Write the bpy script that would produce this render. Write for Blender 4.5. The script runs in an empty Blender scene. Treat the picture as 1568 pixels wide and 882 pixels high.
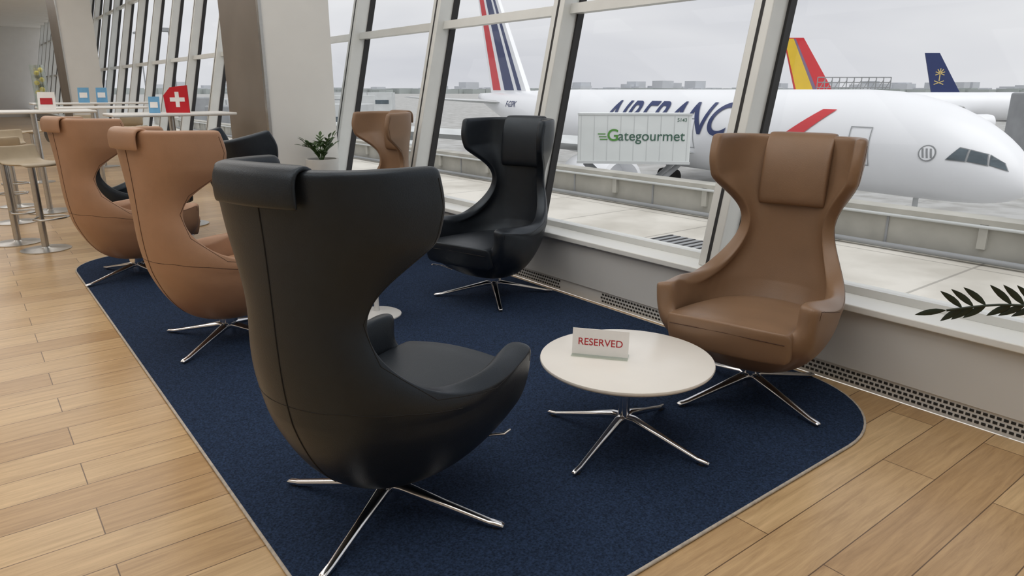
import bpy, bmesh, math, random
from mathutils import Vector, Matrix
from mathutils.bvhtree import BVHTree
random.seed(7)
scene = bpy.context.scene
R = math.radians

# ------------------------------------------------------------------ materials
def mat(name, col, rough=0.5, metal=0.0, noise=None, bump=None, spec=0.5, coat=0.0, tint=None):
    m = bpy.data.materials.new(name); m.use_nodes = True
    nt = m.node_tree; b = nt.nodes['Principled BSDF']
    b.inputs['Base Color'].default_value = (*col, 1)
    b.inputs['Roughness'].default_value = rough
    b.inputs['Metallic'].default_value = metal
    b.inputs['Specular IOR Level'].default_value = spec
    b.inputs['Coat Weight'].default_value = coat
    if tint: b.inputs['Specular Tint'].default_value = (*tint, 1)
    if noise or bump:
        tc = nt.nodes.new('ShaderNodeTexCoord')
    if noise:
        sc, amt = noise
        n = nt.nodes.new('ShaderNodeTexNoise'); n.inputs['Scale'].default_value = sc; n.inputs['Detail'].default_value = 5
        nt.links.new(tc.outputs['Object'], n.inputs['Vector'])
        r = nt.nodes.new('ShaderNodeValToRGB')
        r.color_ramp.elements[0].position = .3; r.color_ramp.elements[1].position = .7
        r.color_ramp.elements[0].color = (*[c*(1-amt) for c in col], 1)
        r.color_ramp.elements[1].color = (*[min(1, c*(1+amt)) for c in col], 1)
        nt.links.new(n.outputs['Fac'], r.inputs['Fac']); nt.links.new(r.outputs['Color'], b.inputs['Base Color'])
    if bump:
        sc, st = bump
        n2 = nt.nodes.new('ShaderNodeTexNoise'); n2.inputs['Scale'].default_value = sc; n2.inputs['Detail'].default_value = 3
        nt.links.new(tc.outputs['Object'], n2.inputs['Vector'])
        bp = nt.nodes.new('ShaderNodeBump'); bp.inputs['Strength'].default_value = st; bp.inputs['Distance'].default_value = .002
        nt.links.new(n2.outputs['Fac'], bp.inputs['Height']); nt.links.new(bp.outputs['Normal'], b.inputs['Normal'])
    return m

def wood_mat():
    m = bpy.data.materials.new('oak_planks'); m.use_nodes = True
    nt = m.node_tree; b = nt.nodes['Principled BSDF']; L = nt.links.new
    tc = nt.nodes.new('ShaderNodeTexCoord')
    br = nt.nodes.new('ShaderNodeTexBrick')
    br.offset = .37; br.offset_frequency = 2; br.squash = 1
    br.inputs['Color1'].default_value = (.46, .295, .145, 1); br.inputs['Color2'].default_value = (.60, .42, .225, 1)
    br.inputs['Mortar'].default_value = (.13, .07, .03, 1)
    br.inputs['Scale'].default_value = 1; br.inputs['Mortar Size'].default_value = .0020
    br.inputs['Brick Width'].default_value = 1.25; br.inputs['Row Height'].default_value = .19
    L(tc.outputs['Object'], br.inputs['Vector'])
    mp = nt.nodes.new('ShaderNodeMapping'); mp.inputs['Scale'].default_value = (1.3, 18, 1)
    L(tc.outputs['Object'], mp.inputs['Vector'])
    n = nt.nodes.new('ShaderNodeTexNoise'); n.inputs['Scale'].default_value = 2.2; n.inputs['Detail'].default_value = 9; n.inputs['Roughness'].default_value = .72
    n.inputs['Distortion'].default_value = .6
    L(mp.outputs['Vector'], n.inputs['Vector'])
    r = nt.nodes.new('ShaderNodeValToRGB')
    r.color_ramp.elements[0].position = .30; r.color_ramp.elements[0].color = (.62, .56, .50, 1)
    r.color_ramp.elements[1].position = .64; r.color_ramp.elements[1].color = (1.08, 1.08, 1.08, 1)
    L(n.outputs['Fac'], r.inputs['Fac'])
    mx = nt.nodes.new('ShaderNodeMixRGB'); mx.blend_type = 'MULTIPLY'; mx.inputs['Fac'].default_value = .8
    L(br.outputs['Color'], mx.inputs['Color1']); L(r.outputs['Color'], mx.inputs['Color2'])
    L(mx.outputs['Color'], b.inputs['Base Color'])
    b.inputs['Roughness'].default_value = .28
    bp = nt.nodes.new('ShaderNodeBump'); bp.inputs['Strength'].default_value = .25; bp.inputs['Distance'].default_value = .002
    L(br.outputs['Fac'], bp.inputs['Height']); bp.invert = True
    L(bp.outputs['Normal'], b.inputs['Normal'])
    return m

def concrete_tiles(name, col, w, h):
    m = bpy.data.materials.new(name); m.use_nodes = True
    nt = m.node_tree; b = nt.nodes['Principled BSDF']; L = nt.links.new
    tc = nt.nodes.new('ShaderNodeTexCoord')
    br = nt.nodes.new('ShaderNodeTexBrick'); br.offset = 0
    br.inputs['Scale'].default_value = 1; br.inputs['Brick Width'].default_value = w; br.inputs['Row Height'].default_value = h
    br.inputs['Mortar Size'].default_value = .03
    br.inputs['Color1'].default_value = (*col, 1); br.inputs['Color2'].default_value = (*[c*.93 for c in col], 1)
    br.inputs['Mortar'].default_value = (*[c*.6 for c in col], 1)
    L(tc.outputs['Object'], br.inputs['Vector'])
    n = nt.nodes.new('ShaderNodeTexNoise'); n.inputs['Scale'].default_value = .5; n.inputs['Detail'].default_value = 8
    L(tc.outputs['Object'], n.inputs['Vector'])
    r = nt.nodes.new('ShaderNodeValToRGB')
    r.color_ramp.elements[0].position = .35; r.color_ramp.elements[0].color = (.74, .73, .71, 1)
    r.color_ramp.elements[1].position = .6; r.color_ramp.elements[1].color = (1, 1, 1, 1)
    L(n.outputs['Fac'], r.inputs['Fac'])
    mx = nt.nodes.new('ShaderNodeMixRGB'); mx.blend_type = 'MULTIPLY'; mx.inputs['Fac'].default_value = 1
    L(br.outputs['Color'], mx.inputs['Color1']); L(r.outputs['Color'], mx.inputs['Color2'])
    L(mx.outputs['Color'], b.inputs['Base Color']); b.inputs['Roughness'].default_value = .9
    return m

def glass_mat(name, tint=(.98, .99, .985), refl=.015):
    m = bpy.data.materials.new(name); m.use_nodes = True
    nt = m.node_tree; nt.nodes.remove(nt.nodes['Principled BSDF'])
    t = nt.nodes.new('ShaderNodeBsdfTransparent'); t.inputs['Color'].default_value = (*tint, 1)
    g = nt.nodes.new('ShaderNodeBsdfGlossy'); g.inputs['Roughness'].default_value = .02
    mx = nt.nodes.new('ShaderNodeMixShader'); mx.inputs['Fac'].default_value = refl
    nt.links.new(t.outputs[0], mx.inputs[1]); nt.links.new(g.outputs[0], mx.inputs[2])
    nt.links.new(mx.outputs[0], nt.nodes['Material Output'].inputs['Surface'])
    return m

M_wood = wood_mat()
M_white = mat('painted_wall', (.74, .74, .72), .55, noise=(3, .02))
M_ceil = mat('ceiling_paint', (.8, .8, .78), .8, noise=(2, .02))
M_panel = mat('sill_panel', (.62, .63, .63), .4, noise=(2, .02))
M_sill = mat('sill_top', (.78, .80, .79), .3, noise=(4, .02))
M_alu = mat('window_aluminium', (.68, .70, .69), .35, .15, noise=(6, .03))
M_gasket = mat('gasket', (.015, .015, .017), .6, noise=(20, .1))
M_taupe = mat('taupe_cladding', (.19, .165, .14), .45, noise=(2, .08))
M_steel = mat('brushed_steel', (.55, .55, .54), .3, 1.0, noise=(40, .05))
M_chrome = mat('polished_aluminium', (.75, .75, .76), .12, 1.0, bump=(60, .05))
M_rug = mat('navy_carpet', (.017, .031, .066), .95, noise=(140, .6), bump=(260, 1.0), spec=.15)
M_piping = mat('rug_binding', (.45, .40, .34), .8, noise=(50, .2))
M_black = mat('black_leather', (.0115, .0138, .018), .38, noise=(30, .1), bump=(260, .25), spec=.5, tint=(.74, .87, 1.0))
M_brown = mat('brown_leather', (.235, .142, .084), .38, noise=(5, .08), bump=(260, .25))
M_tan = mat('tan_leather', (.38, .215, .128), .42, noise=(5, .08), bump=(260, .25))
M_seamB = mat('seam_black', (.004, .004, .005), .7, noise=(50, .1))
M_seamT = mat('seam_brown', (.07, .03, .015), .7, noise=(50, .1))
M_table = mat('table_laminate', (.80, .78, .74), .30, noise=(8, .015))
M_whitem = mat('white_metal', (.75, .75, .74), .35, noise=(8, .02))
M_paper = mat('card_paper', (.85, .84, .83), .6, noise=(20, .02))
M_red = mat('print_red', (.45, .02, .03), .5, noise=(20, .03))
M_flagred = mat('flag_red', (.55, .01, .02), .4, noise=(20, .03))
M_blue = mat('print_blue', (.15, .38, .62), .5, noise=(20, .05))
M_leaf = mat('leaf_green', (.05, .10, .03), .4, noise=(10, .2))
M_leafd = mat('leaf_dark', (.022, .034, .022), .4, noise=(10, .2), spec=.4)
M_pot = mat('pot_ceramic', (.6, .6, .58), .4, noise=(8, .04))
M_soil = mat('soil', (.03, .02, .015), .95, noise=(30, .3))
M_grdark = mat('vent_dark', (.02, .02, .02), .8, noise=(20, .1))
M_dark = mat('dark_plastic', (.02, .02, .022), .5, noise=(20, .1))
M_yellow = mat('lemon', (.75, .6, .05), .5, noise=(20, .1))
M_stoolseat = mat('stool_seat', (.42, .35, .25), .5, noise=(10, .06))
M_glass = glass_mat('window_glass'); M_vase = glass_mat('vase_glass', (.9, .93, .9), .2)
# exterior
M_slab = concrete_tiles('terrace_concrete', (.70, .67, .61), 5.2, 3.0)
M_apron = concrete_tiles('apron_concrete', (.48, .48, .47), 8, 8)
M_parapet = mat('parapet_concrete', (.42, .41, .37), .9, noise=(.8, .22))
M_plane = mat('aircraft_white', (.86, .87, .89), .28, noise=(.3, .02))
M_navy = mat('livery_navy', (.018, .035, .13), .4, noise=(1, .05))
M_lred = mat('livery_red', (.62, .02, .03), .4, noise=(1, .05))
M_lyel = mat('livery_yellow', (.75, .50, .03), .4, noise=(1, .05))
M_lpur = mat('livery_purple', (.20, .14, .24), .4, noise=(1, .05))
M_gold = mat('livery_gold', (.65, .5, .2), .4, noise=(1, .05))
M_cock = mat('cockpit_glass', (.10, .13, .15), .1, noise=(1, .3))
M_grey = mat('equipment_grey', (.30, .31, .32), .6, noise=(.7, .12))
M_lgrey = mat('equipment_light', (.60, .62, .62), .6, noise=(.7, .08))
M_truck = mat('truck_box', (.74, .77, .76), .5, noise=(.5, .05))
M_cab = mat('truck_cab_blue', (.06, .14, .32), .4, noise=(.5, .05))
M_green = mat('logo_green', (.10, .30, .06), .5, noise=(1, .05))
M_dkgreen = mat('logo_dark_green', (.05, .13, .09), .5, noise=(1, .05))
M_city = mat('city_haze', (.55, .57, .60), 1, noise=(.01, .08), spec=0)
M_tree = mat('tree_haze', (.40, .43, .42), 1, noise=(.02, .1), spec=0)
M_rubber = mat('rubber', (.02, .02, .02), .8, noise=(5, .1))

# ------------------------------------------------------------------ helpers
def link(o, parent=None):
    scene.collection.objects.link(o)
    if parent: o.parent = parent
    return o
def empty(name, loc=(0, 0, 0), rz=0):
    e = bpy.data.objects.new(name, None); e.location = loc; e.rotation_euler = (0, 0, rz); e.empty_display_size = .1
    return link(e)
def mesh(name, verts, faces, m, parent=None, smooth=False, loc=(0, 0, 0), rot=(0, 0, 0)):
    me = bpy.data.meshes.new(name); me.from_pydata([tuple(v) for v in verts], [], faces)
    bm = bmesh.new(); bm.from_mesh(me); bmesh.ops.recalc_face_normals(bm, faces=bm.faces); bm.to_mesh(me); bm.free()
    if smooth:
        for p in me.polygons: p.use_smooth = True
    me.materials.append(m)
    o = bpy.data.objects.new(name, me); o.location = loc; o.rotation_euler = rot
    return link(o, parent)
def box(name, c, s, m, parent=None, bevel=0, rot=(0, 0, 0), seg=3, smooth=False):
    x, y, z = [v/2 for v in s]
    v = [(i*x, j*y, k*z) for i in (-1, 1) for j in (-1, 1) for k in (-1, 1)]
    f = [(0, 1, 3, 2), (4, 6, 7, 5), (0, 4, 5, 1), (2, 3, 7, 6), (0, 2, 6, 4), (1, 5, 7, 3)]
    o = mesh(name, v, f, m, parent, loc=c, rot=rot)
    if bevel:
        b = o.modifiers.new('bevel', 'BEVEL'); b.width = bevel; b.segments = seg
        for p in o.data.polygons: p.use_smooth = True
        w = o.modifiers.new('wn', 'WEIGHTED_NORMAL')
    return o
def lathe(name, prof, m, parent=None, loc=(0, 0, 0), seg=48, rot=(0, 0, 0), sharp=True):
    v = []; f = []
    for r, z in prof:
        for i in range(seg):
            a = 2*math.pi*i/seg; v.append((r*math.cos(a), r*math.sin(a), z))
    n = len(prof)
    for k in range(n-1):
        for i in range(seg):
            j = (i+1) % seg
            f.append((k*seg+i, k*seg+j, (k+1)*seg+j, (k+1)*seg+i))
    f.append(tuple(range(seg))); f.append(tuple((n-1)*seg+i for i in range(seg)))
    o = mesh(name, v, f, m, parent, smooth=True, loc=loc, rot=rot)
    try:
        o.data.set_sharp_from_angle(angle=R(40))
    except Exception: pass
    return o
def tube(name, pts, r, m, parent=None, cyclic=False):
    cu = bpy.data.curves.new(name, 'CURVE'); cu.dimensions = '3D'; cu.bevel_depth = r; cu.bevel_resolution = 3
    sp = cu.splines.new('POLY'); sp.points.add(len(pts)-1)
    for i, p in enumerate(pts): sp.points[i].co = (*p, 1)
    sp.use_cyclic_u = cyclic; cu.use_fill_caps = True
    cu.materials.append(m)
    return link(bpy.data.objects.new(name, cu), parent)
def text_mesh(body, size, shear=0, bold=0, align='LEFT', space=1.0):
    cu = bpy.data.curves.new('t', 'FONT'); cu.body = body; cu.size = size; cu.shear = shear; cu.offset = bold
    cu.align_x = align; cu.space_character = space
    o = bpy.data.objects.new('t', cu); scene.collection.objects.link(o)
    bpy.context.view_layer.update()
    dg = bpy.context.evaluated_depsgraph_get()
    me = bpy.data.meshes.new_from_object(o.evaluated_get(dg))
    bpy.data.objects.remove(o)
    return me

# ------------------------------------------------------------------ camera
cd = bpy.data.cameras.new('camera'); cam = bpy.data.objects.new('camera', cd); scene.collection.objects.link(cam)
cam.location = (0, 0, 1.4); cam.rotation_euler = (R(90-15.86), 0, R(-37.8))
cd.sensor_width = 36; cd.lens = 24.57; cd.clip_end = 12000; cd.clip_start = .05
scene.camera = cam

# ------------------------------------------------------------------ room
GX, GZ, LEAN = 3.45, .42, .226
TOPZ = 4.5
YN, YF = -4.0, 46.0
def gx(z): return GX + LEAN*(z-GZ)
box('floor', ((-7+3.25)/2, (YN+YF)/2, -.1), (10.25, YF-YN, .2), M_wood)
box('ceiling', ((-7+4.6)/2, (YN+YF)/2, TOPZ+.1), (11.6, YF-YN, .2), M_ceil)
box('wall_left', (-7.1, (YN+YF)/2, TOPZ/2), (.2, YF-YN, TOPZ), M_white)
box('wall_near', (-1.2, YN-.1, TOPZ/2), (11.6, .2, TOPZ), M_white)
box('wall_far', (-1.2, YF+.1, TOPZ/2), (11.6, .2, TOPZ), M_white)
box('wall_window', (3.40, (YN+YF)/2, .235), (.30, YF-YN, .29), M_panel)
box('trim_sill', (3.42, (YN+YF)/2, .40), (.42, YF-YN, .035), M_sill, bevel=.006)
box('baseboard_window', (3.41, (YN+YF)/2, .045), (.30, YF-YN, .09), M_panel)
gv = []; gf = []
y = 0.2
while y < 9:
    if int((y+.1)/.62) % 3 != 2 or y < 3.2:
        for k, z in enumerate((.022, .045, .068)):
            yy = y + (.012 if k % 2 else 0)
            b0 = len(gv); X = 3.2585
            gv += [(X, yy, z-.0065), (X, yy+.018, z-.0065), (X, yy+.018, z+.0065), (X, yy, z+.0065)]
            gf.append((b0, b0+1, b0+2, b0+3))
    y += .026
mesh('trim_vent_grille', gv, gf, M_grdark)
for i, y in enumerate([0.67+1.73*k for k in range(0, 8)]):
    box('trim_panel_joint', (3.249, y, .235), (.003, .006, .28), M_grdark)

def slant_box(y0, y1, z0, z1, xi, xo, V, F):
    b = len(V)
    for z in (z0, z1):
        V += [(gx(z)+xi, y0, z), (gx(z)+xo, y0, z), (gx(z)+xo, y1, z), (gx(z)+xi, y1, z)]
    F += [(b, b+3, b+2, b+1), (b+4, b+5, b+6, b+7), (b, b+1, b+5, b+4), (b+1, b+2, b+6, b+5), (b+2, b+3, b+7, b+6), (b+3, b, b+4, b+7)]
MY = [2.40+1.73*k for k in range(-3, 25)]
V = []; F = []
for y in MY: slant_box(y-.062, y+.062, .418, TOPZ, -.17, -.005, V, F)
o = mesh('window_frame', V, F, M_alu)
b = o.modifiers.new('b', 'BEVEL'); b.width = .006; b.segments = 2
V = []; F = []
for y in MY:
    slant_box(y-.078, y-.062, .43, TOPZ, -.03, .03, V, F); slant_box(y+.062, y+.078, .43, TOPZ, -.03, .03, V, F)
    slant_box(y-.010, y+.010, .43, TOPZ, -.1725, -.168, V, F)
mesh('trim_window_gasket', V, F, M_gasket)
V = []; F = []
for z in (1.97, 3.55):
    for i in range(len(MY)-1):
        slant_box(MY[i]+.062, MY[i+1]-.062, z-.035, z+.035, -.10, -.012, V, F)
for i in range(len(MY)-1):
    slant_box(MY[i]+.062, MY[i+1]-.062, .418, .455, -.05, -.012, V, F)
mesh('trim_transom', V, F, M_alu)
for k in range(len(MY)-1):
    V = [(gx(.44), MY[k]+.05, .44), (gx(.44), MY[k+1]-.05, .44), (gx(TOPZ), MY[k+1]-.05, TOPZ), (gx(TOPZ), MY[k]+.05, TOPZ)]
    mesh('window_%d' % (k+1), V, [(0, 1, 2, 3)], M_glass)

def column(loc, w, d):
    e = empty('column', loc)
    box('shaft', (w/2, d/2, TOPZ/2), (w, d, TOPZ-.002), M_white, e, bevel=.01)
    box('side_cladding', (-.012, d/2, TOPZ/2), (.022, d-.04, TOPZ-.01), M_taupe, e)
    box('corner_strip', (-.012, .01, TOPZ/2), (.03, .06, TOPZ-.02), M_steel, e)
    box('base_trim', (w/2, -.006, .06), (w, .012, .12), M_steel, e)
column((2.56, 7.35, 0.001), .72, 1.3)
column((2.48, 21.8, 0.001), .76, 1.8)

def rounded_rect(x0, x1, y0, y1, rads, n=14):
    pts = []
    cs = [(x1, y1, 0, rads[0]), (x0, y1, 90, rads[1]), (x0, y0, 180, rads[2]), (x1, y0, 270, rads[3])]
    for cx, cy, a, r in cs:
        ccx = cx - r if cx == x1 else cx + r; ccy = cy - r if cy == y1 else cy + r
        for i in range(n+1):
            t = R(a+90*i/n); pts.append((ccx+r*math.cos(t), ccy+r*math.sin(t)))
    return pts
rp = rounded_rect(.56, 3.20, 1.18, 6.85, (.3, .5, .12, .55))
rug = empty('area_rug', (0, 0, 0))
n = len(rp)
V = [(x, y, .001) for x, y in rp]+[(x, y, .011) for x, y in rp]
F = [tuple(range(n, 2*n)), tuple(reversed(range(n)))]+[(i, (i+1) % n, n+(i+1) % n, n+i) for i in range(n)]
mesh('pile', V, F, M_rug, rug)
tube('binding', [(x, y, .007) for x, y in rp], .006, M_piping, rug, cyclic=True)

# ------------------------------------------------------------------ wing chair
BASE = [
 [(-.12,0,.140),(-.10,.07,.137),(-.01,.11,.135),(.08,.10,.137),(.15,.07,.145)],
 [(-.25,0,.200),(-.20,.14,.195),(-.04,.23,.185),(.13,.24,.190),(.27,.19,.215)],
 [(-.335,0,.31),(-.275,.18,.30),(-.08,.30,.285),(.16,.33,.285),(.355,.29,.305)],
 [(-.378,0,.41),(-.325,.20,.41),(-.13,.335,.39),(.16,.37,.380),(.385,.335,.385)],
 [(-.398,0,.47),(-.345,.195,.47),(-.17,.33,.45),(.12,.38,.44),(.392,.35,.548)],
 [(-.408,0,.53),(-.360,.185,.53),(-.23,.31,.51),(-.05,.37,.475),(.14,.385,.487)],
 [(-.415,0,.60),(-.375,.17,.60),(-.30,.26,.585),(-.215,.31,.555),(-.125,.342,.532)],
 [(-.418,0,.70),(-.388,.145,.70),(-.345,.205,.69),(-.305,.235,.68),(-.270,.248,.665)],
 [(-.418,0,.80),(-.395,.125,.80),(-.360,.175,.80),(-.325,.200,.79),(-.292,.210,.785)],
 [(-.420,0,.90),(-.398,.14,.90),(-.358,.20,.895),(-.305,.235,.885),(-.25,.248,.875)],
 [(-.425,0,1.00),(-.40,.165,1.00),(-.35,.255,1.00),(-.25,.31,.99),(-.095,.33,.975)],
 [(-.430,0,1.10),(-.41,.175,1.10),(-.355,.27,1.10),(-.25,.325,1.10),(-.065,.345,1.08)],
 [(-.434,0,1.200),(-.415,.175,1.200),(-.362,.265,1.200),(-.255,.32,1.20),(-.10,.345,1.195)],
]
def lerp_row(a, b, t): return [tuple(x+(y-x)*t for x, y in zip(p, q)) for p, q in zip(a, b)]
ROWS = []; TW = []
tw0 = [0, 0, 0, 1, 1, 1, .75, .2, 0, 0, 0, 0, 0]
for i, row in enumerate(BASE):
    if i == 4: ROWS.append(lerp_row(BASE[3], row, .72)); TW.append(1)
    if i == 5: ROWS.append(lerp_row(BASE[4], row, .22)); TW.append(1)
    if i == 11: ROWS.append(lerp_row(BASE[10], row, .3)); TW.append(0)
    if i == 12: ROWS.append(lerp_row(BASE[11], row, .72)); TW.append(0)
    ROWS.append(row); TW.append(tw0[i])
# extra column close to the free edge keeps the rim crisp
ROWS = [r[:4]+[tuple(x+(y-x)*.75 for x, y in zip(r[3], r[4]))]+[r[4]] for r in ROWS]
FRONT = [(.19,0,.15),(.32,0,.22),(.42,0,.29),(.445,0,.325)]
NC = 5
def wing_chair(loc, face, M, Mseam, leg_ang, recline=0, zs=1.0):
    e = empty('wing_armchair', (loc[0], loc[1], .011 if loc[2] else 0.0), R(face))
    nr = len(ROWS); V = []; idx = {}
    for r, row in enumerate(ROWS):
        for c in range(-NC, NC+1):
            x, y, z = row[abs(c)]
            idx[(r, c)] = len(V); V.append((x, y if c >= 0 else -y, z))
    F = []
    for r in range(nr-1):
        for c in range(-NC, NC):
            F.append((idx[(r, c)], idx[(r, c+1)], idx[(r+1, c+1)], idx[(r+1, c)]))
    fr = []
    for p in FRONT: fr.append(len(V)); V.append(p)
    for r in range(3):
        F.append((idx[(r, NC)], fr[r], fr[r+1], idx[(r+1, NC)]))
        F.append((fr[r], idx[(r, -NC)], idx[(r+1, -NC)], fr[r+1]))
    F.append(tuple(idx[(0, c)] for c in range(-NC, NC+1)) + (fr[0],))
    me = bpy.data.meshes.new('shell'); me.from_pydata(V, [], F)
    bm = bmesh.new(); bm.from_mesh(me); bmesh.ops.recalc_face_normals(bm, faces=bm.faces)
    bm.faces.ensure_lookup_table()
    f = bm.faces[7*2*NC+NC-1]
    if f.normal.x > 0: bmesh.ops.reverse_faces(bm, faces=bm.faces)
    bm.to_mesh(me); bm.free()
    for p in me.polygons: p.use_smooth = True
    me.materials.append(M)
    sh = link(bpy.data.objects.new('shell', me), e)
    vg = sh.vertex_groups.new(name='thick')
    for r in range(nr):
        for c in range(-NC, NC+1):
            w = .55+.45*TW[r]*(1 if abs(c) >= 3 else 0)
            vg.add([idx[(r, c)]], w, 'REPLACE')
    for k in fr: vg.add([k], .5, 'REPLACE')
    s = sh.modifiers.new('sol', 'SOLIDIFY'); s.thickness = .088; s.offset = -1; s.vertex_group = 'thick'; s.thickness_vertex_group = .1
    s.use_even_offset = False
    ss = sh.modifiers.new('sub', 'SUBSURF'); ss.levels = 2; ss.render_levels = 3
    bpy.context.view_layer.update()
    dg = bpy.context.evaluated_depsgraph_get()
    ev = sh.evaluated_get(dg); em = ev.to_mesh()
    bvh = BVHTree.FromPolygons([v.co.copy() for v in em.vertices], [tuple(p.vertices) for p in em.polygons])
    ev.to_mesh_clear()
    def seam(name, pts, r=.0022):
        out = []
        for p in pts:
            h = bvh.find_nearest(Vector(p))
            if h[0] is not None: out.append(h[0])
        tube(name, out, r, Mseam, e)
    def dens(pts, n=6):
        o = []
        for a, b_ in zip(pts[:-1], pts[1:]):
            for i in range(n): o.append(Vector(a).lerp(Vector(b_), i/n))
        o.append(Vector(pts[-1])); return o
    seam('seam_back', dens([ROWS[r][0] for r in range(1, nr-1)]))
    for sgn in (1, -1):
        seam('seam_waist', dens([(p[0], sgn*p[1], p[2]) for p in BASE[5][:4]]), .0016)
        rim = []
        for r in range(4, nr-1):
            a = Vector(ROWS[r][5]); b_ = Vector(ROWS[r][3]); p = a.lerp(b_, .14)
            rim.append((p.x, sgn*(p.y+.01), p.z))
        seam('seam_rim', dens(rim), .0013)
    # seat cushion
    nx, ny = 10, 6; V = []; F = []
    cx0, cx1 = -.27, .465
    hws = [.165, .20, .23, .25, .262, .266, .27, .272, .274, .274, .265]
    def prt(i, j, lvl):
        t = [0, .1, .22, .35, .5, .65, .78, .88, .94, .98, 1][i]; u = [-1, -.9, -.5, 0, .5, .9, 1][j]
        x = cx0+(cx1-cx0)*t
        x -= (.045*(abs(u)**3) if t > .5 else 0)
        yv = u*hws[i]
        crown = .016*(1-u*u)
        zt = .430+crown-.03*(1-t) + (-.004 if t > .9 else 0)
        zb = .29 if t > .3 else .35
        return (x-(0.03 if (not lvl and t > .9) else 0), yv*(1 if lvl else .97), zt if lvl else zb)
    g = {}
    for lvl in (1, 0):
        for i in range(nx+1):
            for j in range(ny+1):
                g[(i, j, lvl)] = len(V); V.append(prt(i, j, lvl))
    for i in range(nx):
        for j in range(ny):
            F.append((g[(i, j, 1)], g[(i+1, j, 1)], g[(i+1, j+1, 1)], g[(i, j+1, 1)]))
            F.append((g[(i, j, 0)], g[(i, j+1, 0)], g[(i+1, j+1, 0)], g[(i+1, j, 0)]))
    for i in range(nx):
        for j in (0, ny): F.append((g[(i, j, 1)], g[(i, j, 0)], g[(i+1, j, 0)], g[(i+1, j, 1)]))
    for j in range(ny):
        for i in (0, nx): F.append((g[(i, j, 1)], g[(i, j+1, 1)], g[(i, j+1, 0)], g[(i, j, 0)]))
    cu = mesh('seat_cushion', V, F, M, e, smooth=True)
    cu.modifiers.new('s', 'SUBSURF').levels = 2; cu.modifiers['s'].render_levels = 2
    tube('seat_piping', [(prt(9, j, 1)[0]+.002, prt(9, j, 1)[1], prt(9, j, 1)[2]-.045) for j in range(1, 6)], .0018, Mseam, e)
    # head pillow folding over the top
    path = [(-.350, .865, .03), (-.340, .885, .055), (-.340, .98, .062), (-.350, 1.08, .058), (-.365, 1.15, .045), (-.39, 1.195, .030), (-.42, 1.207, .022), (-.446, 1.195, .020), (-.454, 1.16, .020), (-.452, 1.12, .020), (-.450, 1.105, .014)]
    V = []; F = []
    W = [-.155, -.147, -.08, 0, .08, .147, .155]
    npth = len(path); nw = len(W)
    P = [Vector((p[0], 0, p[1])) for p in path]
    for side in (0, 1):
        for i in range(npth):
            d = (P[min(i+1, npth-1)]-P[max(i-1, 0)]).normalized(); nrm = Vector((d.z, 0, -d.x))
            for j, w in enumerate(W):
                th = path[i][2]*(1 if abs(w) < .1 else (.85 if abs(w) < .15 else .5))
                cfollow = .02*(w/.165)**2
                q = P[i]+nrm*(th/2 if side == 0 else -th/2)
                V.append((q.x+cfollow, w, q.z))
    def id_(s_, i, j): return s_*npth*nw+i*nw+j
    for i in range(npth-1):
        for j in range(nw-1):
            F.append((id_(0, i, j), id_(0, i, j+1), id_(0, i+1, j+1), id_(0, i+1, j)))
            F.append((id_(1, i, j), id_(1, i+1, j), id_(1, i+1, j+1), id_(1, i, j+1)))
        for j in (0, nw-1): F.append((id_(0, i, j), id_(0, i+1, j), id_(1, i+1, j), id_(1, i, j)))
    for j in range(nw-1):
        for i in (0, npth-1): F.append((id_(0, i, j), id_(0, i, j+1), id_(1, i, j+1), id_(1, i, j)))
    hp = mesh('head_pillow', V, F, M, e, smooth=True)
    hp.modifiers.new('s', 'SUBSURF').levels = 2; hp.modifiers['s'].render_levels = 2
    if recline:
        for o in list(e.children):
            o.rotation_euler = (0, -R(recline), 0)
            pv = Vector((0, 0, .14)); o.location = pv - Matrix.Rotation(-R(recline), 3, 'Y') @ pv
    la = leg_ang-face
    lathe('swivel_column', [(.034, .03), (.034, .10), (.05, .108), (.05, .15)], M_chrome, e, seg=32)
    star_base(e, la, .41, .10, .034)
    tube('tilt_lever', [(.23, -.18, .20), (.26, -.25, .225), (.28, -.29, .23), (.31, -.295, .235)], .005, M_chrome, e)
    return e

def star_base(e, ang, rad, hubz, w):
    for k in range(4):
        a = R(ang+90*k); V = []; F = []
        secs = [(0.0, hubz-.028, hubz, w*.95), (.05, hubz-.03, hubz-.001, w*.85), (rad*.5, hubz*.42, hubz*.62, w*.62), (rad*.9, .008, .026, w*.5), (rad, .008, .022, w*.5), (rad+.01, .010, .016, w*.4)]
        for d, z0, z1, h in secs:
            for (yy, zz) in ((-h, z0), (h, z0), (h, z0+(z1-z0)*.6), (h*.6, z1), (-h*.6, z1), (-h, z0+(z1-z0)*.6)):
                V.append((d*math.cos(a)-yy*math.sin(a)*.8, d*math.sin(a)+yy*math.cos(a)*.8, zz))
        for i in range(len(secs)-1):
            for j in range(6):
                F.append((i*6+j, i*6+(j+1) % 6, (i+1)*6+(j+1) % 6, (i+1)*6+j))
        F.append(tuple(range(6))); n_ = (len(secs)-1)*6; F.append(tuple(n_+j for j in range(6)))
        o = mesh('leg_%d' % (k+1), V, F, M_chrome, e, smooth=True)
        bv = o.modifiers.new('b', 'BEVEL'); bv.width = .003; bv.segments = 2; bv.limit_method = 'ANGLE'
        lathe('glide_%d' % (k+1), [(.012, 0), (.012, .009)], M_dark, e, loc=((rad-.02)*math.cos(a), (rad-.02)*math.sin(a), 0.0), seg=16)

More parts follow.
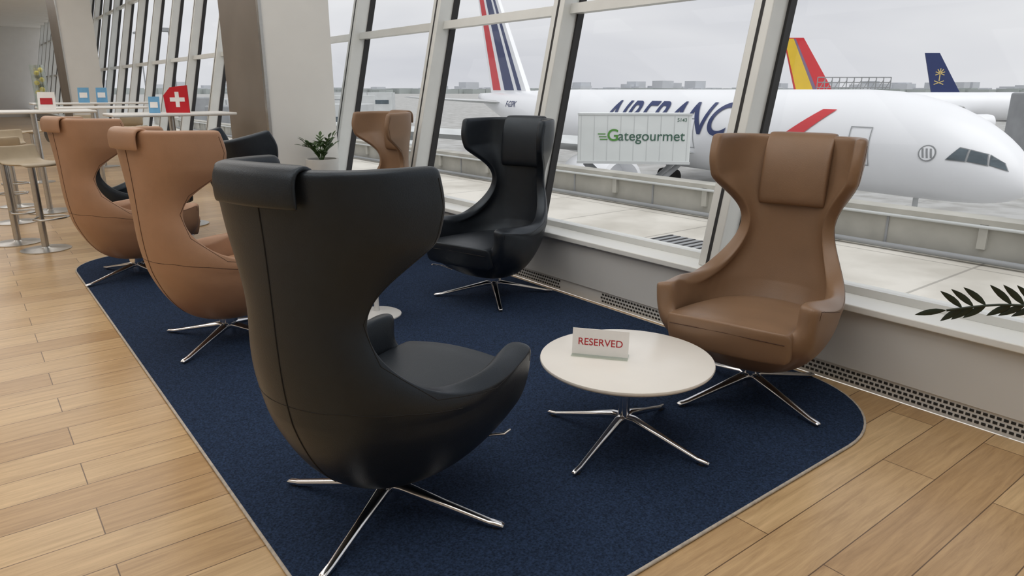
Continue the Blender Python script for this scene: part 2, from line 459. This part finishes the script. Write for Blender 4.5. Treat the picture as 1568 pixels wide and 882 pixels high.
wing_chair((.972, 1.942, 1), 20, M_black, M_seamB, -57)
wing_chair((2.79, 1.745, 1), 195, M_brown, M_seamT, -103, recline=3)
wing_chair((2.80, 3.82, 1), 197, M_black, M_seamB, -30)
wing_chair((1.055, 4.03, 1), 12, M_tan, M_seamT, 39)
wing_chair((.93, 5.95, 1), 14, M_tan, M_seamT, 25)
wing_chair((2.76, 5.70, 1), 180, M_brown, M_seamT, 10)
wing_chair((1.92, 5.12, 1), 12, M_black, M_seamB, 20, recline=15)
wing_chair((1.27, 7.24, 0), 14, M_black, M_seamB, 10, recline=14)

# ------------------------------------------------------------------ coffee table
ct = empty('coffee_table', (1.961, 1.783, .011))
lathe('top', [(.30, .334), (.335, .340), (.343, .346), (.345, .352), (.343, .358), (.338, .360)], M_table, ct, seg=96)
lathe('column', [(.024, .04), (.022, .33)], M_chrome, ct, seg=32)
lathe('collar', [(.06, .322), (.06, .335)], M_dark, ct, seg=32)
star_base(ct, -75.6, .365, .115, .024)
sg = empty('reserved_sign', (1.888, 1.858, .3715), math.atan2(-.179, .137))
box('foot', (0, 0, .002), (.225, .07, .003), M_vase, sg)
box('card', (0, .0, .056), (.225, .004, .105), M_paper, sg, rot=(R(-8), 0, 0))
me = text_mesh('RESERVED', .040, bold=.0003, align='CENTER'); me.materials.append(M_red)
o = bpy.data.objects.new('lettering', me); o.location = (0, -.0045, .043); o.rotation_euler = (R(82), 0, 0); link(o, sg)
st = empty('side_table', (1.93, 3.90, .011))
lathe('base', [(.155, .0), (.155, .006), (.145, .012), (.05, .02), (.02, .03), (.016, .06), (.014, .44), (.03, .475)], M_whitem, st, seg=64)
lathe('top', [(.19, .475), (.205, .48), (.205, .492), (.2, .495)], M_table, st, seg=64)

# ------------------------------------------------------------------ high tables & stools
def high_table(loc, w, d, h=1.17):
    e = empty('high_table', (*loc, 0))
    box('top', (0, 0, h-.015), (w, d, .03), M_whitem, e, bevel=.012)
    lathe('base', [(.24, .0), (.24, .01), (.04, .02), (.03, .03), (.03, h-.04), (.1, h-.03)], M_steel, e, seg=48)
    return e
def stool(loc, rz=0):
    e = empty('bar_stool', (*loc, 0), R(rz))
    lathe('base', [(.20, 0), (.20, .008), (.05, .018), (.03, .03), (.028, .74), (.06, .75)], M_steel, e, seg=40)
    V = []; F = []
    prof = [(.20, .745), (.18, .765), (.05, .755), (-.10, .76), (-.17, .80), (-.20, .88), (-.205, .92)]
    for x, z in prof:
        for u in (-1, -.6, 0, .6, 1):
            V.append((x+(.03*u*u if z > .79 else -.02*u*u), .19*u, z+.012*u*u))
    for i in range(len(prof)-1):
        for j in range(4): F.append((i*5+j, i*5+j+1, (i+1)*5+j+1, (i+1)*5+j))
    s = mesh('seat', V, F, M_stoolseat, e, smooth=True)
    k = s.modifiers.new('a', 'SOLIDIFY'); k.thickness = .022
    s.modifiers.new('s', 'SUBSURF').levels = 2
    tube('footrest', [(.0, -.028, .30), (.10, -.13, .30), (.2, -.13, .30), (.24, -.06, .30), (.24, .06, .30), (.2, .13, .30), (.10, .13, .30), (.0, .028, .30)], .009, M_steel, e)
    return e
high_table((1.77, 8.02), 1.16, .6)
high_table((.72, 9.9), 1.2, .7)
high_table((2.1, 15.2), 2.0, .8)
high_table((1.55, 11.6), 1.3, .7)
for p in [((.46, 7.50), -60), ((.28, 8.0), -40), ((.35, 9.3), 80), ((1.1, 9.3), 80), ((.45, 10.6), 270), ((1.6, 8.8), 270), ((1.2, 11.0), 90),
          ((1.9, 11.0), 90), ((1.3, 12.3), 270), ((1.6, 14.5), 90), ((2.5, 14.5), 90), ((2.0, 16.0), 270), ((.9, 13.2), 200)]:
    stool(*p)
fs = empty('flag_sign', (1.82, 7.92, 1.171), R(-38))
pts = [(-.12, 0), (.12, 0), (.12, .27), (-.055, .25), (-.13, .17)]
V = [(x, -.006, z) for x, z in pts]+[(x, .006, z) for x, z in pts]
mesh('panel', V, [(0, 1, 2, 3, 4), (9, 8, 7, 6, 5)]+[(i, i+5, (i+1) % 5+5, (i+1) % 5) for i in range(5)], M_flagred, fs)
box('cross_v', (.01, -.008, .13), (.04, .004, .15), M_paper, fs)
box('cross_h', (.01, -.0083, .13), (.15, .004, .04), M_paper, fs)
def card(name, loc, w, h, m, m2):
    e = empty(name, loc, R(-38))
    box('card', (0, 0, h/2), (w, .005, h), m, e, rot=(R(-6), 0, 0))
    box('print', (0, -.006, h*.5), (w*.7, .003, h*.35), m2, e, rot=(R(-6), 0, 0))
card('menu_card', (1.61, 7.95, 1.171), .11, .16, M_blue, M_paper)
card('menu_card', (1.66, 8.16, 1.171), .09, .13, M_blue, M_paper)
card('notice_sign', (.86, 9.75, 1.171), .2, .2, M_paper, M_red)
card('menu_card', (1.9, 15.0, 1.171), .2, .26, M_blue, M_paper)
card('menu_card', (2.2, 15.1, 1.171), .2, .26, M_blue, M_paper)
vs = empty('lemon_vase', (.85, 10.05, 1.171))
lathe('glass', [(.07, 0), (.075, .02), (.075, .5), (.07, .5), (.068, .02)], M_vase, vs, seg=32)
for i in range(12):
    lathe('lemon_%d' % i, [(.004, -.03), (.02, -.02), (.028, 0), (.02, .02), (.004, .03)], M_yellow if i % 3 else M_leaf, vs, loc=(.03*math.cos(i*2.3), .03*math.sin(i*2.3), .05+.036*i), seg=12, rot=(i, i*2, 0))

# ------------------------------------------------------------------ plants
def leaf(p, d, up, L, W, V, F):
    d = d.normalized(); s = d.cross(up).normalized(); u = s.cross(d)
    prof = [(0, 0), (.12, .5), (.3, .9), (.5, 1), (.7, .8), (.88, .4), (1, 0)]
    b = len(V)
    for t, w in prof:
        c = p+d*L*t-u*(.12*L*t*t)
        V += [c+s*W*w/2+u*W*w*.18, c, c-s*W*w/2+u*W*w*.18]
    for i in range(len(prof)-1):
        q = b+i*3
        F.append((q, q+1, q+4, q+3)); F.append((q+1, q+2, q+5, q+4))
def frond(e, pts, m, L=.1, W=.03, n=9, name='frond', vertical=False):
    P = [Vector(p) for p in pts]; dense = []
    N0 = len(P)
    for i in range(N0-1):
        p0 = P[max(i-1, 0)]; p1 = P[i]; p2 = P[i+1]; p3 = P[min(i+2, N0-1)]
        for k in range(6):
            t = k/6
            dense.append(.5*((2*p1)+(p2-p0)*t+(2*p0-5*p1+4*p2-p3)*t*t+(3*p1-p0-3*p2+p3)*t**3))
    dense.append(P[-1])
    tube(name+'_stem', dense, .0045, m, e)
    V = []; F = []; N = len(dense)
    for k in range(n):
        t = .25+.75*k/(n-1); i = min(int(t*(N-1)), N-2)
        d = (dense[i+1]-dense[i]).normalized(); up = Vector((0, 0, 1))
        s = d.cross(up).normalized(); p = dense[i]
        if k == n-1: leaf(dense[-1], d, s if vertical else up, L, W, V, F); continue
        if vertical:
            leaf(p, d*.8+up*.8+s*.15, s+up*.2, L*(1-.2*abs(t-.55)), W, V, F)
            leaf(p, d*.8-up*.55+s*.25, s-up*.2, L*.85, W, V, F)
        else:
            for sg_ in (1, -1): leaf(p, d*.75+s*sg_*.7+Vector((0, 0, .35)), up, L*(1-.25*abs(t-.55)), W, V, F)
    mesh(name+'_leaves', V, F, m, e, smooth=True)
zz = empty('potted_zz_plant', (2.93, .28, 0))
lathe('pot', [(.12, 0), (.15, .25), (.16, .30), (.145, .30), (.14, .27)], M_pot, zz, seg=40)
lathe('soil', [(.138, .26), (.138, .272)], M_soil, zz, seg=32)
frond(zz, [(0, 0, .27), (.05, .10, .48), (.07, .30, .635), (-.02, .52, .65), (-.10, .70, .60)], M_leafd, .105, .024, 15, vertical=True)
frond(zz, [(0, 0, .27), (-.12, .02, .5), (-.28, .0, .62), (-.45, -.05, .66)], M_leafd, .1, .034, 9)
frond(zz, [(0, 0, .27), (.05, -.05, .6), (.08, -.2, .85), (.05, -.4, .98)], M_leafd, .1, .034, 9)
frond(zz, [(0, 0, .27), (-.02, -.12, .5), (-.1, -.3, .66), (-.2, -.5, .7)], M_leafd, .1, .034, 9)
pl = empty('planter_with_plant', (2.98, 7.10, 0))
lathe('planter', [(.13, 0), (.17, .68), (.17, .70), (.15, .70), (.148, .66)], M_pot, pl, seg=40)
lathe('soil', [(.147, .65), (.147, .665)], M_soil, pl, seg=32)
for k in range(12):
    a = k*2.4; l = .16+.10*((k*7) % 5)/5
    frond(pl, [(0, 0, .66), (math.cos(a)*l*.4, math.sin(a)*l*.4, .78+.02*(k % 4)), (math.cos(a)*l*.9, math.sin(a)*l*.7, .84+.04*(k % 3))], M_leaf, .08, .035, 5)

# ------------------------------------------------------------------ exterior
box('terrace', (10.2, 20, -2.15), (11.6, 120, .3), M_slab)
pw = empty('parapet', (0, 0, 0))
box('barrier', (16.2, 20, -1.6), (.4, 120, .8), M_parapet, pw)
box('coping', (16.2, 20, -1.16), (.6, 120, .12), M_parapet, pw)
for k in range(24):
    box('joint_%d' % k, (15.99, -10+k*3.4, -1.6), (.03, .05, .78), M_grey, pw)
    box('post_%d' % k, (15.95, -8.5+k*3.4, -1.45), (.1, .16, .5), M_parapet, pw)
tube('pipe', [(15.8, -30, -1.9), (15.8, 70, -1.9)], .06, M_grey, pw)
tube('pipe_2', [(15.9, -30, -1.25), (15.9, 70, -1.25)], .035, M_lgrey, pw)
dg_ = empty('drain_grate', (12.6, 9.6, -1.99))
box('frame', (0, 0, 0), (1.3, 2.4, .02), M_grey, dg_)
for k in range(11): box('bar_%d' % k, (0, -1.1+.22*k, .015), (1.2, .05, .02), M_dark, dg_)
hb = empty('roof_anchor', (10.3, 3.4, -2.0))
tube('rail', [(-.4, 0, 0), (-.4, 0, .25), (0, .2, .35), (.3, .5, .25), (.3, .9, .05)], .05, M_dark, hb)
tube('rail_2', [(-.2, .3, 0), (0, .3, .3), (.3, .2, .0)], .05, M_dark, hb)

mesh('apron_ground', [(-3000, -6000, -7.3), (9000, -6000, -7.3), (9000, 9000, -7.3), (-3000, 9000, -7.3)], [(0, 1, 2, 3)], M_apron)

def airliner(name, nose, ang, fin_mat, stripes, detail=False, scale=1.0, palm=False):
    e = empty(name, nose, R(ang)); e.scale = (scale,)*3
    Lf = 65.0; RR = 3.1; CZ = 5.6; seg = 48
    def prof(a):
        if a < 10:
            q = 1-a/10; r = RR*math.sqrt(max(0, 1-q**2.1)); cz = CZ-1.6*q**2.2
        elif a < 42: r = RR; cz = CZ
        else:
            q = (a-42)/(Lf-42); r = RR*(1-.86*q**1.5); cz = CZ+(RR-r)*.82
        return r, cz
    V = []; F = []
    st_ = [0.002, .08, .2, .4, .65, .95, 1.3, 1.7, 2.2, 2.8, 3.5, 4.4, 5.4, 6.6, 8, 10]+[10+3.2*i for i in range(1, 11)]+[44, 47, 50, 53, 56, 59, 61.5, 63.5, 65]
    for a in st_:
        r, cz = prof(a); r = max(r, .02)
        for i in range(seg):
            t = 2*math.pi*i/seg; V.append((a, r*math.cos(t), cz+r*math.sin(t)))
    for k in range(len(st_)-1):
        for i in range(seg):
            j = (i+1) % seg; F.append((k*seg+i, k*seg+j, (k+1)*seg+j, (k+1)*seg+i))
    F.append(tuple(range(seg))); F.append(tuple((len(st_)-1)*seg+i for i in range(seg)))
    mesh('fuselage', V, F, M_plane, e, smooth=True)
    r0, r1, t0, t1, zr, zt = 52.5, 61.5, 61.0, 65.5, 8.2, 20.5
    def FP(f, z):
        k = (z-zr)/(zt-zr); return r0+(t0-r0)*k+f*((r1-r0)*(1-k)+(t1-t0)*k)
    def fin(f0, f1, hy, m, nm, z0=zr, z1=zt):
        V = []
        for s in (-1, 1):
            for z, hh in ((z0, hy), (z1, hy*.6)):
                V += [(FP(f0, z), s*hh, z), (FP(f1, z), s*hh, z)]
        mesh(nm, V, [(0, 1, 3, 2), (4, 6, 7, 5), (0, 2, 6, 4), (1, 5, 7, 3), (2, 3, 7, 6), (0, 4, 5, 1)], m, e)
    fin(0, 1, .30, fin_mat, 'tail_fin')
    for k, (f0, f1, m) in enumerate(stripes): fin(f0, f1, .34, m, 'fin_stripe_%d' % k, 8.6, 20.3)
    if palm:
        cx_, cz_ = FP(.5, 14), 14.2
        box('emblem_trunk', (cx_, 0, cz_-1.0), (.3, .62, 2.2), M_gold, e)
        for k in range(7):
            a = R(-20+220*k/6); box('emblem_frond_%d' % k, (cx_+.75*math.cos(a), 0, cz_+.2+.75*math.sin(a)), (1.5, .62, .28), M_gold, e, rot=(0, -a, 0))
        for s_ in (-1, 1): box('emblem_sword', (cx_, 0, cz_-2.6), (3.2, .62, .25), M_gold, e, rot=(0, s_*.35, 0))
    def wing(nm, rt, tp, th):
        for s in (1, -1):
            V = []
            for (a0, a1, y, z, h) in ((*rt, th), (*tp, th*.3)):
                V += [(a0, s*y, z), (a0+(a1-a0)*.3, s*y, z+h), (a1, s*y, z), (a0+(a1-a0)*.3, s*y, z-h)]
            mesh('%s_%s' % (nm, 'starboard' if s > 0 else 'port'), V, [(0, 1, 5, 4), (1, 2, 6, 5), (2, 3, 7, 6), (3, 0, 4, 7), (4, 5, 6, 7), (0, 3, 2, 1)], M_lgrey, e)
    wing('wing', (22, 35, 2.4, 4.0), (41, 43.5, 30, 6.2), .7)
    wing('stabiliser', (56, 62, .8, 7.2), (62.5, 65, 10.5, 7.8), .25)
    for s in (1, -1):
        lathe('engine_%s' % ('starboard' if s > 0 else 'port'), [(1.0, -3.2), (1.6, -2.6), (1.9, -.5), (1.95, 2), (1.8, 3.0), (1.5, 3.1), (1.4, 1.5)], M_plane, e, loc=(25, s*9.6, 2.2), rot=(0, R(-90), 0), seg=32)
        for q in (0, 1.6): lathe('main_wheel', [(.65, -.25), (.68, 0), (.65, .25)], M_rubber, e, loc=(33+q, s*5, .68), rot=(R(90), 0, 0), seg=24)
        tube('main_strut', [(33.8, s*5, .6), (33.8, s*4.6, 4)], .25, M_lgrey, e)
    for s in (-.35, .35): lathe('nose_wheel', [(.5, -.15), (.53, 0), (.5, .15)], M_rubber, e, loc=(6, s, .53), rot=(R(90), 0, 0), seg=24)
    tube('nose_strut', [(6, 0, .5), (6, 0, 3)], .15, M_lgrey, e)
    if detail:
        def surf(a, z, off=.03):
            r, cz = prof(a); dz = max(-.999, min(.999, (z-cz)/r)); rr = r+off
            t = math.asin(dz); return (a, rr*math.cos(t), cz+rr*math.sin(t))
        def decal(nm, poly, m, off=.03):
            bm = bmesh.new(); vs_ = [bm.verts.new((a, z, 0)) for a, z in poly]; bm.faces.new(vs_)
            wrap(nm, bm, m, off)
        def wrap(nm, bm, m, off=.03):
            zs = [v.co.y for v in bm.verts]; z = min(zs)+.1
            while z < max(zs):
                bmesh.ops.bisect_plane(bm, geom=bm.verts[:]+bm.edges[:]+bm.faces[:], plane_co=(0, z, 0), plane_no=(0, 1, 0)); z += .2
            xs = [v.co.x for v in bm.verts]; x = min(xs)+.15
            while x < max(xs):
                bmesh.ops.bisect_plane(bm, geom=bm.verts[:]+bm.edges[:]+bm.faces[:], plane_co=(x, 0, 0), plane_no=(1, 0, 0)); x += .25
            bmesh.ops.triangulate(bm, faces=bm.faces[:])
            for v in bm.verts: v.co = Vector(surf(v.co.x, v.co.y, off))
            me_ = bpy.data.meshes.new(nm); bm.to_mesh(me_); bm.free(); me_.materials.append(m)
            link(bpy.data.objects.new(nm, me_), e)
        tm = text_mesh('AIRFRANCE', 3.1, shear=.40, bold=.03, space=1.0)
        xs = [v.co.x for v in tm.vertices]; w = max(xs)-min(xs); k = 17.6/w
        bm = bmesh.new(); bm.from_mesh(tm)
        for v in bm.verts:
            v.co = Vector((34.0-(v.co.x-min(xs))*k, 5.50+v.co.y*1.05, 0))
        wrap('lettering', bm, M_navy, .06)
        decal('swoosh', [(14.9, 5.0), (13.3, 5.0), (10.2, 7.5), (11.2, 7.5)], M_lred, .05)
        tm = text_mesh('F-GSPK', .9, bold=.01)
        bm = bmesh.new(); bm.from_mesh(tm)
        for v in bm.verts: v.co = Vector((54.5-v.co.x, 6.8+v.co.y, 0))
        wrap('registration', bm, M_navy)
        for poly in ([(3.25, 5.10), (2.42, 5.05), (2.42, 5.62), (2.80, 5.70)],
                     [(2.32, 5.05), (1.50, 4.90), (1.62, 5.42), (2.32, 5.60)],
                     [(1.40, 4.90), (.72, 4.66), (.92, 5.02), (1.50, 5.38)]):
            cx_ = sum(p[0] for p in poly)/4; cz_ = sum(p[1] for p in poly)/4
            decal('cockpit_frame', [(cx_+(p[0]-cx_)*1.12, cz_+(p[1]-cz_)*1.16) for p in poly], M_grey, .025)
            decal('cockpit_window', poly, M_cock, .05)
        for a0 in (7.4, 22.0):
            for q in ((a0, 4.4, a0+.06, 6.6), (a0+1.3, 4.4, a0+1.36, 6.6), (a0, 6.54, a0+1.36, 6.6), (a0, 4.4, a0+1.36, 4.46)):
                decal('door_outline', [(q[0], q[1]), (q[2], q[1]), (q[2], q[3]), (q[0], q[3])], M_grey, .03)
        ec = 4.2; ez = 5.35
        for rr, m_, of in ((.44, M_grey, .03), (.37, M_plane, .04)):
            decal('emblem', [(ec+rr*math.cos(i*math.pi/12), ez+rr*math.sin(i*math.pi/12)) for i in range(24)], m_, of)
        for q in range(3): decal('emblem_mark', [(ec-.3+q*.2, ez-.25), (ec-.2+q*.2, ez-.25), (ec-.1+q*.2, ez+.25), (ec-.2+q*.2, ez+.25)], M_grey, .05)
    return e
airliner('passenger_airplane', (43.37, 12.1, -7.3), 80.5, M_plane, [(.12, .22, M_navy), (.32, .58, M_navy), (.70, .92, M_lred)], True)
airliner('passenger_airplane', (143+49*.79, 78.5-49*.613, -7.0), 142, M_lred, [(.42, .52, M_lpur), (.52, .97, M_lyel)], scale=.9)
airliner('passenger_airplane', (219.4+50*.79, 85.4-50*.613, -7.0), 142, M_navy, [], scale=.88, palm=True)

# catering truck
tr = empty('catering_truck', (25.2, 23.2, -7.3), R(-44))
box('box_body', (0, 0, 6.55), (5.1, 2.4, 2.15), M_truck, tr, bevel=.05)
box('box_trim', (0, -1.2, 5.45), (5.15, .06, .12), M_lgrey, tr)
box('box_rail', (0, -1.2, 7.62), (5.15, .06, .08), M_lgrey, tr)
for k in range(9): box('box_rib_%d' % k, (-2.4+k*.6, -1.203, 6.55), (.03, .015, 2.0), M_lgrey, tr)
box('chassis', (0, 0, .95), (7.4, 2.2, .35), M_grey, tr)
box('cab', (-4.1, 0, 1.7), (1.8, 2.2, 2.0), M_cab, tr, bevel=.15)
box('cab_window', (-4.4, -1.11, 2.1), (.9, .04, .7), M_cock, tr)
for s in (-1, 1):
    tube('scissor_a', [(-2.2, s*.8, 1.2), (2.2, s*.8, 5.4)], .12, M_grey, tr); tube('scissor_b', [(2.2, s*.8, 1.2), (-2.2, s*.8, 5.4)], .12, M_grey, tr)
    for x in (-3.6, 2.2): lathe('wheel', [(.45, -.15), (.5, 0), (.45, .15)], M_rubber, tr, loc=(x, s*1.0, .5), rot=(R(90), 0, 0), seg=24)
me = text_mesh('ategourmet', .64, bold=.002); me.materials.append(M_dkgreen)
o = bpy.data.objects.new('lettering', me); o.location = (-.72, -1.225, 6.45); o.rotation_euler = (R(90), 0, 0); link(o, tr)
me = text_mesh('G', .74, bold=.010); me.materials.append(M_green)
o = bpy.data.objects.new('logo', me); o.location = (-1.22, -1.225, 6.44); o.rotation_euler = (R(90), 0, 0); link(o, tr)
for k in range(3): box('logo_stripe', (-1.36-.05*k, -1.222, 6.5+.12*k), (.35, .01, .04), M_green, tr)
me = text_mesh('5143', .22, bold=.001); me.materials.append(M_dkgreen)
o = bpy.data.objects.new('number', me); o.location = (1.9, -1.225, 7.3); o.rotation_euler = (R(90), 0, 0); link(o, tr)
lf = empty('cargo_loader', (31.5, 21.0, -7.3), R(-40))
box('deck', (0, 0, 5.0), (2.6, 1.6, .2), M_lgrey, lf); box('chassis', (0, 0, .8), (5, 2.2, .8), M_lgrey, lf)
for x in (-1.2, -.4, .4, 1.2):
    tube('post', [(x, -.75, 5.1), (x, -.75, 6.5)], .05, M_grey, lf); tube('brace', [(x, -.75, 1), (-x, -.75, 5)], .08, M_grey, lf)
for z in (5.6, 6.1, 6.5): tube('handrail', [(-1.25, -.75, z), (1.25, -.75, z)], .04, M_grey, lf)
def jet_bridge(loc, ang, L=16, z0=3.0, h=3.0):
    e = empty('jet_bridge', (loc[0], loc[1], -7.3), R(ang))
    box('tunnel', (0, 0, z0+h/2), (L, 2.8, h), M_lgrey, e, bevel=.05)
    n_ = int(L/.8)
    for k in range(n_): box('rib_%d' % k, (-L/2+.4+k*.8, -1.43, z0+h/2), (.12, .08, h-.3), M_grey, e)
    box('tunnel_outer', (L*.3, 0, z0+h/2+.25), (L*.5, 3.3, h+.4), M_lgrey, e, bevel=.05)
    box('window_strip', (L*.3, -1.67, z0+h*.62), (L*.45, .05, .7), M_cock, e)
    box('cab', (-L/2-1.5, 0, z0+h/2), (3, 4, h+.5), M_grey, e, bevel=.2)
    for x in (-L*.35, L*.45):
        for s in (-1, 1): tube('support', [(x, s*1.5, 0), (x, s*1.5, z0)], .2, M_grey, e)
        box('bogie', (x, 0, .6), (1.2, 3.6, 1.0), M_grey, e)
    tube('roof_rail', [(-L/2, -1.2, z0+h+.9), (L/2, -1.2, z0+h+.9)], .05, M_grey, e)
    for k in range(9): tube('roof_post', [(-L/2+k*L/8, -1.2, z0+h), (-L/2+k*L/8, -1.2, z0+h+.9)], .04, M_grey, e)
    return e
jet_bridge((81, 16, 0), -38, 14, 3.6, 4.6)
jet_bridge((56, 128, 0), -40, 22, 4.5, 3.2)
jet_bridge((29, 74, 0), -50, 14, 3.8, 3.0)
jet_bridge((40, 105, 0), -20, 22, 4.2, 3.2)
for (x, y, a, sc_) in ((22, 38, -45, 1), (24, 47, -30, 1.2), (20, 31, -60, .8), (29, 55, -40, 1.2)):
    e = empty('ground_service_vehicle', (x, y, -7.3), R(a)); e.scale = (sc_,)*3
    box('body', (0, 0, 2.6), (5, 2.2, 3.2), M_lgrey, e, bevel=.1); box('cab', (-3.3, 0, 1.6), (1.6, 2.1, 1.9), M_plane, e, bevel=.15)
    box('cab_window', (-3.5, -1.06, 1.9), (.9, .04, .7), M_cock, e); box('chassis', (-.6, 0, .7), (7, 2, .4), M_grey, e)
    for s in (-1, 1):
        for xx in (-3, 1.6): lathe('wheel', [(.45, -.15), (.5, 0), (.45, .15)], M_rubber, e, loc=(xx, s, .5), rot=(R(90), 0, 0), seg=20)
ga = empty('service_gantry', (117.5, 60, -7.3), R(-38))
for k in range(11):
    x = -6+1.2*k; tube('post_%d' % k, [(x, 0, 0), (x, 0, 10.6)], .08, M_grey, ga)
    if k < 10: tube('brace_%d' % k, [(x, 0, 8.0), (x+1.2, 0, 10.2)], .06, M_grey, ga)
for z in (8.0, 9.0, 9.8, 10.6): tube('rail', [(-6, 0, z), (6, 0, z)], .08, M_grey, ga)
for (x, y, h) in ((60, 150, 22), (90, 210, 24), (45, 230, 24), (30, 130, 18)):
    e = empty('light_mast', (x, y, -7.3)); tube('pole', [(0, 0, 0), (0, 0, h)], .18, M_grey, e); box('lamps', (0, 0, h), (2.5, 2.5, .5), M_grey, e)
V = []; F = []
def addbox(cx, cy, w, d, h):
    b = len(V)
    for z in (-7.3, h-7.3): V.extend([(cx-w, cy-d, z), (cx+w, cy-d, z), (cx+w, cy+d, z), (cx-w, cy+d, z)])
    F.extend([(b, b+1, b+5, b+4), (b+1, b+2, b+6, b+5), (b+2, b+3, b+7, b+6), (b+3, b, b+4, b+7), (b+4, b+5, b+6, b+7)])
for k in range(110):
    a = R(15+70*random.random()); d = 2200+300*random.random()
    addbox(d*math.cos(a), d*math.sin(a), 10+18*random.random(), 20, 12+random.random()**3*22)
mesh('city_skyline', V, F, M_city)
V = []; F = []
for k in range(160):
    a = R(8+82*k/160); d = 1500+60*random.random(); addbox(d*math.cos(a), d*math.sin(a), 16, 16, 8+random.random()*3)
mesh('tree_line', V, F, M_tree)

# ------------------------------------------------------------------ light
w = bpy.data.worlds.new('World'); scene.world = w; w.use_nodes = True
nt = w.node_tree; bg = nt.nodes['Background']; L = nt.links.new
tc = nt.nodes.new('ShaderNodeTexCoord'); mp = nt.nodes.new('ShaderNodeMapping'); mp.inputs['Scale'].default_value = (1, 1, 4)
n = nt.nodes.new('ShaderNodeTexNoise'); n.inputs['Scale'].default_value = 1.6; n.inputs['Detail'].default_value = 4; n.inputs['Distortion'].default_value = .5
L(tc.outputs['Generated'], mp.inputs['Vector']); L(mp.outputs['Vector'], n.inputs['Vector'])
r = nt.nodes.new('ShaderNodeValToRGB')
r.color_ramp.elements[0].position = .3; r.color_ramp.elements[0].color = (.56, .57, .62, 1)
r.color_ramp.elements[1].position = .7; r.color_ramp.elements[1].color = (.82, .82, .84, 1)
L(n.outputs['Fac'], r.inputs['Fac']); L(r.outputs['Color'], bg.inputs['Color']); bg.inputs['Strength'].default_value = 1.05
sd = bpy.data.lights.new('overcast_sun', 'SUN'); sd.energy = 1.5; sd.angle = R(60); sd.color = (1, .99, .97)
so = bpy.data.objects.new('overcast_sun', sd); link(so); so.rotation_euler = (R(25), R(-5), 0)
for k, (x, y) in enumerate([(1.2, .5), (-3, 1.5), (1.2, 5), (-3, 7), (1.2, 10), (-3, 13), (1, 16), (0, 22), (0, 30)]):  # added overhead area fills to lift the interior, no lamps known there
    ld = bpy.data.lights.new('added_ceiling_fill', 'AREA'); ld.energy = 74; ld.size = 3.6; ld.color = (1, .985, .96)
    lo = bpy.data.objects.new('added_ceiling_fill', ld); lo.location = (x, y, TOPZ-.06); link(lo)

scene.view_settings.view_transform = 'Standard'
scene.view_settings.look = 'None'
scene.view_settings.exposure = 0.0
